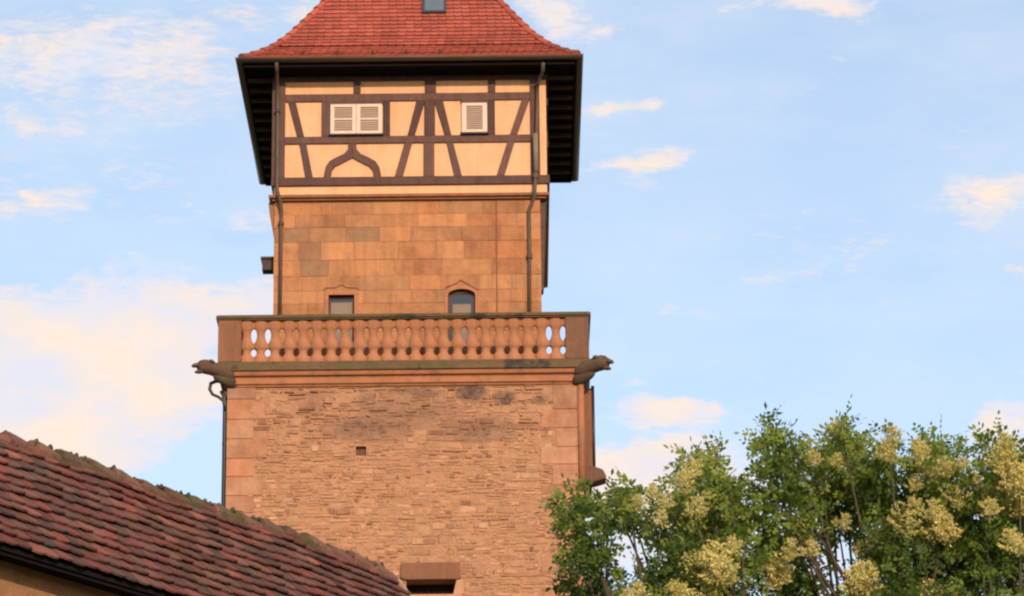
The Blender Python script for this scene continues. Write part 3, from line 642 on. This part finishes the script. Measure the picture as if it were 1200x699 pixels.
for k in range(4):
    q = Matrix.Rotation(k*math.pi/2, 3, 'Z'); m = MB(); row = 0; d = 0.0
    while d < tot-.1:
        s_, h_, ts, th_ = prof_at(d); hw = H4-s_
        x = -hw-(TW/2 if row % 2 else 0)-random.uniform(0, .03)
        while x < hw:
            a, b = x+.003, x+TW-.003; x += TW
            a2, b2 = max(a, -hw+.0), min(b, hw-.0)
            if b2-a2 < .03: continue
            ln = .21; lift = .042; ny, nz_ = -th_, ts                     # outward normal in (y,z): (-th, ts)
            tx_ = .004*random.uniform(-1, 1); dd = random.uniform(-.004, .004)
            def P(xx, along, off):
                return (xx, -hw+ts*(along+dd)+ny*off, ZR+h_+th_*(along+dd)+nz_*off)
            w = b2-a2
            lo = [(a2, .0+.028), (a2+w*.2, .008), (a2+w*.5, 0), (a2+w*.8, .008), (b2, .028)]
            shrink = ts*ln if False else 0
            up = [(b2, ln), (a2, ln)]
            # pull upper corners in at the hips
            hw2 = hw-ts*ln
            up = [(min(b2, hw2), ln), (max(a2, -hw2), ln)]
            if up[0][0]-up[1][0] < .01: continue
            poly = lo+up; n = len(poly)
            top = [P(xx, al, lift*(1-al/ln)+.022+tx_*(xx-a2)/w) for xx, al in poly]; bot = [P(xx, al, lift*(1-al/ln)+tx_*(xx-a2)/w) for xx, al in poly]
            t = rt()
            vs = [q @ Vector(p) for p in top+bot]
            m.add([(p.x+C4, p.y, p.z) for p in vs], [tuple(range(n))]+[((i+1)%n, i, i+n, (i+1)%n+n) for i in range(5)], t)
        d += EXPO; row += 1
    m.build('roof_tiles', TILE, roof)
    # hip tiles
    m = MB(); d = .05
    while d < tot-.3:
        s0_, h0_, *_ = prof_at(d); s1_, h1_, *_ = prof_at(d+.33)
        p0 = q @ Vector((-(H4-s0_), -(H4-s0_), ZR+h0_+.055)); p1 = q @ Vector((-(H4-s1_), -(H4-s1_), ZR+h1_+.025))
        m.tube([(p0.x+C4,p0.y,p0.z), (p1.x+C4,p1.y,p1.z)], [.10,.075], 10, (random.uniform(0,.6), random.random(), random.choice([0,0,.4])), squash=.8); d += .26
    m.build('hip_tiles', TILE, roof, smooth=False)
# skylight
s_, h_, ts, th_ = prof_at(2.20)
xa, xb = tl(495, 6, -H4+s_)[0], tl(523, 6, -H4+s_)[0]
sk = MB(); ny, nz_ = -th_, ts; y0, z0 = -H4+s_, ZR+h_
def Q(x, al, off): return (x, y0+ts*al+ny*off, z0+th_*al+nz_*off)
def obox(mb, xa, xb, a0, a1, o0, o1):
    mb.add([Q(xa,a0,o0),Q(xb,a0,o0),Q(xb,a1,o0),Q(xa,a1,o0),Q(xa,a0,o1),Q(xb,a0,o1),Q(xb,a1,o1),Q(xa,a1,o1)], [(0,3,2,1),(4,5,6,7),(0,1,5,4),(1,2,6,5),(2,3,7,6),(3,0,4,7)])
for (a, b, c_, d_) in ((xa, xa+.05, -.0, .8), (xb-.05, xb, -.0, .8), (xa+.05, xb-.05, -.0, .06), (xa+.05, xb-.05, .74, .8)): obox(sk, a, b, c_, d_, .0, .11)
sk = sk.build('skylight', surface('grey_metal', [(.05,.05,.055)], vary=.2, bump=0, rough=.4), roof)
gl = MB(); obox(gl, xa+.05, xb-.05, .06, .74, .05, .09); gl.build('skylight_pane', glass('skylight_glass', (.10,.13,.16)), sk)
# snow hooks
s_, h_, ts, th_ = prof_at(.36)
for px in (356, 396, 437, 476, 516, 556):
    x = tl(px, 55, -H4+s_)[0]; h = MB(); y0, z0 = -H4+s_, ZR+h_; ny, nz_ = -th_, ts
    h.tube([Q(x, -.08, .05), Q(x, -.07, .13), Q(x, .0, .12), Q(x, .20, .075)], .020, 6, (.2,.3,0)); h.build('snow_hook', COPP, roof)
# downpipes from the gutter
def pipe(pts, name='downpipe', r=.038):
    P = []
    for (px, py, ly) in pts: x, z = tl(px, py, ly); P.append((x, ly, z))
    m = MB(); m.tube(P, r, 10, (.25,.5,0)); o = m.build(name, PIPE, T, smooth=True); return o, P
pl, P = pipe([(324,74,-3.66),(324.5,84,-3.5),(325,97,-3.05),(325.5,130,-3.04),(324.5,214,-3.05),(325,224,-3.08),(328.5,236,-3.0),(330,248,-2.9),(329.5,262,-2.885),(328,372,-2.885)])
for i in (3, 8):
    m = MB(); m.tube([(P[i][0], P[i][1], P[i][2]-.04), (P[i][0], P[i][1], P[i][2]+.03)], .062, 10, (0,.3,0)); m.build('pipe_clip', PIPE, pl)
pr_, P = pipe([(636.5,74,-3.66),(636,84,-3.5),(630,98,-3.05),(629.5,130,-3.04),(627.5,206,-3.04),(627,220,-3.08),(626,232,-3.05),(620,246,-2.90),(620.5,300,-2.885),(620.5,372,-2.885)])
for i in (4, 8):
    m = MB(); m.tube([(P[i][0], P[i][1], P[i][2]-.06), (P[i][0], P[i][1], P[i][2]+.05)], .062, 10, (.3,.3,0)); m.build('pipe_clip', PIPE, pr_)
x, _ = tl(628, 180, -3.05); m = MB(); m.tube([(x,-3.052,zz(206)),(x-.01,-3.052,zz(162))], .056, 10, (1,.9,0)); m.build('pipe_sleeve', PIPE, pr_, smooth=True)

# ------------------------------------------------------------------ covered wall walk (lower left)
KS = 30/43
vp = ray(3945, 1845); dv = Vector((vp[0], vp[1], 0)).normalized(); ang = math.atan2(dv.y, dv.x)
A0 = CAM + ray(0, 505)*30.0
B = tag(empty('wall_walk_house', (A0[0], A0[1], 0), ang), 'long low building with weathered brown-red tile roof and mossy ridge at lower left', 'building')
ZRG = A0[2]-.10; PIT = R(50); RUN = 1.12; XE = 5.42; XS = -7.0
sl = RUN/math.cos(PIT)
def sag(x): return -.07*max(0, x/XE)**3 + .012*math.sin(x*2.1)+.008*math.sin(x*5.3+1)
m = MB(); wf = -.84
m.box(XS, XE-.12, wf, -wf, 0, ZRG-RUN*math.tan(PIT)+.12, (.5,.5,0))
m.prism([(0,0)], 0, 0) if False else None
bw = m.build('wall', BARNW, B)
za = ZRG-RUN*math.tan(PIT)+.12
for (xx0, xx1) in ((XS, XS+.2), (XE-.32, XE-.12)):
    zt = ZRG-.12; gm = MB(); gm.add([(xx0,wf,za),(xx1,wf,za),(xx1,-wf,za),(xx0,-wf,za),(xx0,0,zt),(xx1,0,zt)], [(0,1,5,4),(2,3,4,5),(1,2,5),(3,0,4),(0,3,2,1)])
    gm.build('gable', BARNW, B)
# roof deck
m = MB()
for s in (-1, 1):
    ye = s*(RUN-.03); zE = ZRG-(RUN-.03)*math.tan(PIT)-.03
    vs = [(XS,0,ZRG-.05),(XE-.02,0,ZRG-.05),(XE-.02,ye,zE),(XS,ye,zE)]
    vs += [(x, y, z-.07) for x, y, z in vs]
    m.add(vs, [(0,1,2,3),(7,6,5,4),(0,4,5,1),(1,5,6,2),(2,6,7,3),(3,7,4,0)])
bd = m.build('roof', SOFF, B)
m = MB(); m.box(XS, XE-.04, -RUN+.03, wf, ZRG-RUN*math.tan(PIT)-.02, ZRG-RUN*math.tan(PIT)+.01); m.build('soffit_board', SOFF, bd)
m = MB(); m.box(XS, XE-.04, -RUN+.0, -RUN+.028, ZRG-RUN*math.tan(PIT)-.035, ZRG-RUN*math.tan(PIT)-.0); m.build('fascia', SOFF, bd)
def barn_tiles(s):
    m = MB(); nrow = 12; ex = sl/nrow
    for r in range(nrow):
        d0 = r*ex-.03
        x = XS-(.09 if r % 2 else 0)
        wave = [random.uniform(-.012, .012) for _ in range(3)]
        while x < XE:
            a, b = x+.003, min(x+.160-.003, XE); x += .160
            if b-a < .05: continue
            w = b-a; ln = ex*1.45; j = random.uniform(-.014, .012); lift0 = .046+random.uniform(-.006, .014); tilt = random.uniform(-.008, .008)
            lo = [(a+.002, .035), (a+w*.15, .012), (a+w*.5, 0), (a+w*.85, .012), (b-.002, .035)]; poly = lo+[(b, ln), (a, ln)]
            def P(xx, al, off):
                al = d0+al+j
                return (xx, s*(RUN-al*math.cos(PIT)+off*math.sin(PIT)), ZRG-RUN*math.tan(PIT)+al*math.sin(PIT)+off*math.cos(PIT)+sag(xx)*(al/sl))
            k = lambda xx, al: lift0*(1-al/ln)+tilt*((xx-a)/w-.5)
            top = [P(xx, al, k(xx, al)+.020) for xx, al in poly]; bot = [P(xx, al, k(xx, al)) for xx, al in poly]; n = 7
            t = (random.random(), random.random(), random.choice([0,0,0,0,.3,.6]))
            fs = [tuple(range(n))]+[((i+1)%n, i, i+n, (i+1)%n+n) for i in range(n)]
            if s > 0: fs = [f[::-1] for f in fs]
            m.add(top+bot, fs, t)
    return m
for s in (-1, 1): barn_tiles(s).build('roof_tiles', OTILE, bd)
m = MB(); x = XS
while x < XE-.2:
    z = ZRG+sag(x); r = random.uniform(.108, .128)
    m.tube([(x,random.uniform(-.012,.012),z-.005+random.uniform(-.008,.012)),(x+.10,0,z+.0),(x+.37,random.uniform(-.01,.01),z-.03+sag(x+.37)-sag(x))], [r, r*.97, r*.82], 12, rt(), squash=.82); x += .335
rd = m.build('ridge_tiles', RIDG, bd, smooth=False)
# moss cushions sitting in the ridge joints
m = MB(); x = XS
while x < XE-.1:
    if random.random() < .8:
        for _ in range(random.randint(2, 5)):
            a = random.uniform(-1.2, 1.2); xx = x+random.uniform(-.08, .08); r = random.uniform(.012, .030)
            cy, cz = -.10*math.sin(a)-.0, ZRG+sag(x)+.085*math.cos(a)-.01
            m.tube([(xx-r,cy,cz),(xx,cy,cz+r*.5),(xx+r,cy,cz)], [r*.5, r, r*.45], 7, rt())
    x += .167
mo = m.build('moss', surface('moss', [(.075,.075,.026),(.10,.085,.038),(.10,.065,.04)], vary=.6, nscale=20, bump=1, bscale=60), bd, smooth=True); mo['kind'] = 'stuff'
m = MB(); eh = ZRG-RUN*math.tan(PIT)
for s in (-1, 1):
    vs = [(XE-.015, s*.05, ZRG+.02-.07), (XE-.015, s*RUN, eh-.02), (XE-.015, s*RUN, eh-.10), (XE-.015, s*.05, ZRG-.13)]; vs += [(XE+.02, y, z) for _, y, z in vs]
    m.add(vs, [(0,1,2,3),(7,6,5,4),(0,4,5,1),(1,5,6,2),(2,6,7,3),(3,7,4,0)])
m.build('verge', VERGE, bd)

# ------------------------------------------------------------------ trees
def leaf_mesh(clumps, nleaf=9, name='crown'):
    """clumps: (x,y,z,r,n,tone) -> pinnate sprays of leaflets"""
    V = []; TN = []
    for (cx, cy, cz, r, n, tone) in clumps:
        d = rng.normal(size=(n, 3)); d /= np.linalg.norm(d, axis=1, keepdims=True)
        rad = r*.96*rng.random(n)**.52
        pos = d*rad[:, None]*np.array([1, 1, .85])+np.array([cx, cy, cz])
        ax = d*.55+rng.normal(size=(n, 3))*.6+np.array([0, 0, -.35]); ax /= np.linalg.norm(ax, axis=1, keepdims=True)
        sd_ = np.cross(ax, rng.normal(size=(n, 3))); sd_ /= np.linalg.norm(sd_, axis=1, keepdims=True)
        nm = np.cross(ax, sd_); L_ = rng.uniform(.12, .28, n)
        tn = np.clip(tone+rng.normal(0, .14, n), 0, 1)
        for k in range(nleaf):
            side = 0 if k == nleaf-1 else (1 if k % 2 else -1); f = (k//2+1)/((nleaf+1)//2)
            b = pos+ax*(L_*f)[:, None]-nm*(.06*f*f)
            o = (ax*.45+sd_*side*.9) if side else ax; o = o/np.linalg.norm(o, axis=1, keepdims=True)
            o = o-nm*.25+rng.normal(size=(n, 3))*.12
            ll = rng.uniform(.04, .095, n)[:, None]; wv = np.cross(o, nm); wv /= np.linalg.norm(wv, axis=1, keepdims=True); ww = ll*.30
            q = np.stack([b, b+o*ll*.5+wv*ww, b+o*ll, b+o*ll*.5-wv*ww], 1)
            V.append(q.reshape(-1, 3)); TN.append(np.clip(tn+rng.normal(0, .06, n), 0, 1))
    V = np.concatenate(V); TN = np.concatenate(TN); nf = len(TN)
    me = bpy.data.meshes.new(name); me.vertices.add(nf*4); me.vertices.foreach_set('co', V.astype(np.float32).ravel())
    me.loops.add(nf*4); me.loops.foreach_set('vertex_index', np.arange(nf*4, dtype=np.int32))
    me.polygons.add(nf); me.polygons.foreach_set('loop_start', np.arange(0, nf*4, 4, dtype=np.int32))
    me.update(calc_edges=True); a = me.attributes.new('tint', 'FLOAT_COLOR', 'FACE')
    arr = np.ones((nf, 4), np.float32); arr[:, 0] = TN; a.data.foreach_set('color', arr.ravel()); return me
def panicle_mesh(seed):
    r2 = np.random.default_rng(seed); P_ = []
    for b in range(22):                                   # side branchlets of the cluster, each strung with small flowers
        t = b/22; a = b*2.4+r2.uniform(-.4, .4); ln = (.20*(1-t)**.6+.05)*r2.uniform(.75, 1.15)
        d = np.array([math.cos(a), math.sin(a), r2.uniform(.15, .75)]); d /= np.linalg.norm(d); nb = int(14+40*ln/.2)
        f = r2.random(nb)**.7; P_.append(np.array([0, 0, t*.34-.10])+d*(f*ln)[:, None]+r2.normal(size=(nb, 3))*(.010+.016*(1-f))[:, None])
    pos = np.concatenate(P_); n = len(pos)
    o = r2.normal(size=(n, 3)); o /= np.linalg.norm(o, axis=1, keepdims=True); s = np.cross(o, r2.normal(size=(n, 3))); s /= np.linalg.norm(s, axis=1, keepdims=True)
    z = r2.uniform(.008, .017, n)[:, None]
    V = np.stack([pos-o*z, pos+s*z*.8, pos+o*z, pos-s*z*.8], 1).reshape(-1, 3)
    me = bpy.data.meshes.new('blossom'); me.from_pydata(V.tolist(), [], [tuple(range(4*i, 4*i+4)) for i in range(n)])
    a_ = me.attributes.new('tint', 'FLOAT_COLOR', 'FACE'); arr = np.ones((n, 4), np.float32); arr[:, 0] = r2.random(n); a_.data.foreach_set('color', arr.ravel()); me.materials.append(FLOW); return me
PAN = [panicle_mesh(s) for s in (1, 2, 3, 4)]
def tree(name, label, bx, by, fork, crown, panicles, below):
    root = tag(empty(name, (bx, by, 0)), label, 'tree', 'flowering trees in front of the tower')
    cl = []; tips = []
    for (px, py, rp, n, tone) in crown:
        Y = by+random.uniform(-1.1, 1.1); x, z = at(px, py, Y); r = rp/98.0
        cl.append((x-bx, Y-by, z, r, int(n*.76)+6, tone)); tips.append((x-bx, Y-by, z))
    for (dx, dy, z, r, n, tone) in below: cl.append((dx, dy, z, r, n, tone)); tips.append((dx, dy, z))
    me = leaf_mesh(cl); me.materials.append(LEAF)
    o = bpy.data.objects.new('crown', me); S.collection.objects.link(o); o.parent = root
    m = MB(); m.tube([(0,0,-.1),(.05,.02,.5),(.0,.08,2.5),(.08,.0,fork)], [.34,.24,.20,.17], 14); m.build('trunk', BARK, root, smooth=True)
    m = MB()
    limbs = []
    for k in range(5):
        a = k*2*math.pi/5+.4; e = (1.0*math.cos(a), 1.0*math.sin(a), fork+3.2+random.uniform(-.4, .6))
        m.tube([(.08*.9,0,fork-.15), (e[0]*.45, e[1]*.45, fork+1.2), e], [.10,.07,.036], 8); limbs.append(e)
    for (x, y, z) in tips:
        e = min(limbs, key=lambda q: (q[0]-x)**2+(q[1]-y)**2+.15*(q[2]-z)**2)
        mid = ((e[0]*.45+x*.55)+random.uniform(-.12, .12), (e[1]*.45+y*.55)+random.uniform(-.12, .12), e[2]*.5+z*.5)
        m.tube([e, mid, (x, y, z), (x+random.uniform(-.1,.1), y, z+.12)], [.032,.020,.010,.003], 6)
    m.build('branches', BARK, root, smooth=True)
    panicles = panicles+[(px+random.uniform(-rp, rp)*.8, py-random.uniform(-.2, .8)*rp, random.uniform(.45, .7)) for (px, py, rp, n, tone) in crown if tone > .45 and py < 690 and random.random() < .45 for _ in range(1)]
    for (px, py, sc) in panicles:
        Y = by-random.uniform(.7, 1.5); x, z = at(px, py, Y)
        for k in range(2 if sc > .9 else 1):
            p = bpy.data.objects.new('blossom', random.choice(PAN)); S.collection.objects.link(p); p.parent = root
            p.location = (x-bx+random.uniform(-.10, .10)*k, Y-by, z+random.uniform(-.10, .06)-.08); p.rotation_euler = (random.uniform(-.5, .5), random.uniform(-.5, .5), random.uniform(0, 6)); s = sc*random.uniform(.8, 1.05); p.scale = (s, s, s)
    return root
def filler(n, rx, ry, z0, z1, cx=0):
    out = []
    for _ in range(n):
        a = random.uniform(0, 6.28); f = math.sqrt(random.random()); z = random.uniform(z0, z1)
        out.append((cx+rx*f*math.cos(a), ry*f*math.sin(a), z, random.uniform(.5, .8), 130, random.uniform(.1, .5)))
    return out
# crown A: sparse limb against the tower, then a denser mass
CA = [(668,590,24,70,.45),(680,612,26,85,.3),(688,640,28,100,.15),(690,675,34,130,.1),(680,660,16,30,.25),(694,705,24,70,.1),(712,585,14,22,.4),
 (725,600,26,75,.3),(742,606,24,70,.2),(735,585,20,40,.5),(788,638,30,90,.3),(790,610,34,80,.55),(800,580,24,40,.7),(815,595,30,80,.6),
 (830,565,34,90,.55),(840,590,38,130,.5),(815,545,20,45,.7),(836,540,18,35,.4),(855,575,28,70,.5),(820,625,40,140,.35),(850,620,40,120,.4),(802,668,36,130,.15),(772,694,24,50,.5),
 (740,690,26,50,.6),(820,670,44,170,.15),(850,685,44,150,.2),(800,700,50,190,.15),(870,650,30,70,.3),(705,640,12,16,.3)]
PA = [(800,560,.8),(750,575,.6),(812,552,.8),(838,655,1.1),(818,668,1.1),(850,672,1.0),(860,635,.8),(800,690,1.0),(780,585,.6),(765,570,.5),(750,690,.7),(830,690,.8),(735,693,.6)]
tree('flowering_tree', 'sparser loose-crowned tree with pinnate leaves whose dark left branch overlaps the tower wall', 2.05, 42.0, 8.0, CA, PA, filler(26, 1.25, 1.6, 10.2, 12.1, .25))
# crown B: fuller, with many yellow panicles
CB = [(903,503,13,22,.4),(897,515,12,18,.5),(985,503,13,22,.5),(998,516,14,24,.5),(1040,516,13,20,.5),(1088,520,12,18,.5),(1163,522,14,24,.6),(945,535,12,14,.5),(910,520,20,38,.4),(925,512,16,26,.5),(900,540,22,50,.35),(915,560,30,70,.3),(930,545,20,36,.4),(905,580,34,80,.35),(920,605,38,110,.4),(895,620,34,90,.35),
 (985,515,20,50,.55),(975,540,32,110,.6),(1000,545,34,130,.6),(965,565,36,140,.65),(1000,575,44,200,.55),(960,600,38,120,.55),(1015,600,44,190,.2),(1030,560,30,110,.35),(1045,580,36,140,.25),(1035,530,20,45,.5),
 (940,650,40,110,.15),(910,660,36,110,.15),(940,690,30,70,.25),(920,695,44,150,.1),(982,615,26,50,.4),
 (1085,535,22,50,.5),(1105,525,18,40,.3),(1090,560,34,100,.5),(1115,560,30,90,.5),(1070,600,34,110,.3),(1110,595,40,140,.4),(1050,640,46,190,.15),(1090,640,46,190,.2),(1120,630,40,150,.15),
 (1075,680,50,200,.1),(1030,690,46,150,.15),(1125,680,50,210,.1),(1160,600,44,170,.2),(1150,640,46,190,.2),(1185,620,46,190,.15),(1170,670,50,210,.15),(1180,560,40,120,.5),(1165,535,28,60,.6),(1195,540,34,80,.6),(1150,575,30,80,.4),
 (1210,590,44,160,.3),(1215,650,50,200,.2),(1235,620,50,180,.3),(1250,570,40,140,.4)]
PB = [(932,620,1.0),(910,668,1.1),(920,655,.7),(1055,605,1.0),(1065,618,.9),(1040,635,1.1),(1020,650,1.1),(1010,675,1.1),(1035,660,.9),(1090,600,.9),(1100,618,1.1),(1085,630,1.0),(1110,625,.9),
 (1070,560,.7),(1085,545,.8),(1100,555,.8),(1120,575,.8),(1075,585,.7),(1130,590,.7),(1165,545,.9),(1180,530,1.0),(1170,570,1.1),(1185,560,1.1),(1155,580,1.0),(1190,585,1.1),(1200,565,1.0),(1180,515,.8),(1160,595,.9),(1185,635,.9),(1195,630,.8),
 (1035,520,.7),(1043,528,.7),(1030,695,.9),(1095,698,1.0),(1115,695,.9),(950,640,.6),(985,610,.6),(1000,690,1.0),(925,635,.8),(1140,560,.7),(1110,540,.7)]
tree('flowering_tree', 'broad full-crowned tree with dark green leaves and many yellow flower clusters, right side', 5.15, 43.0, 8.0, CB, PB, filler(34, 2.3, 2.0, 10.2, 12.4))
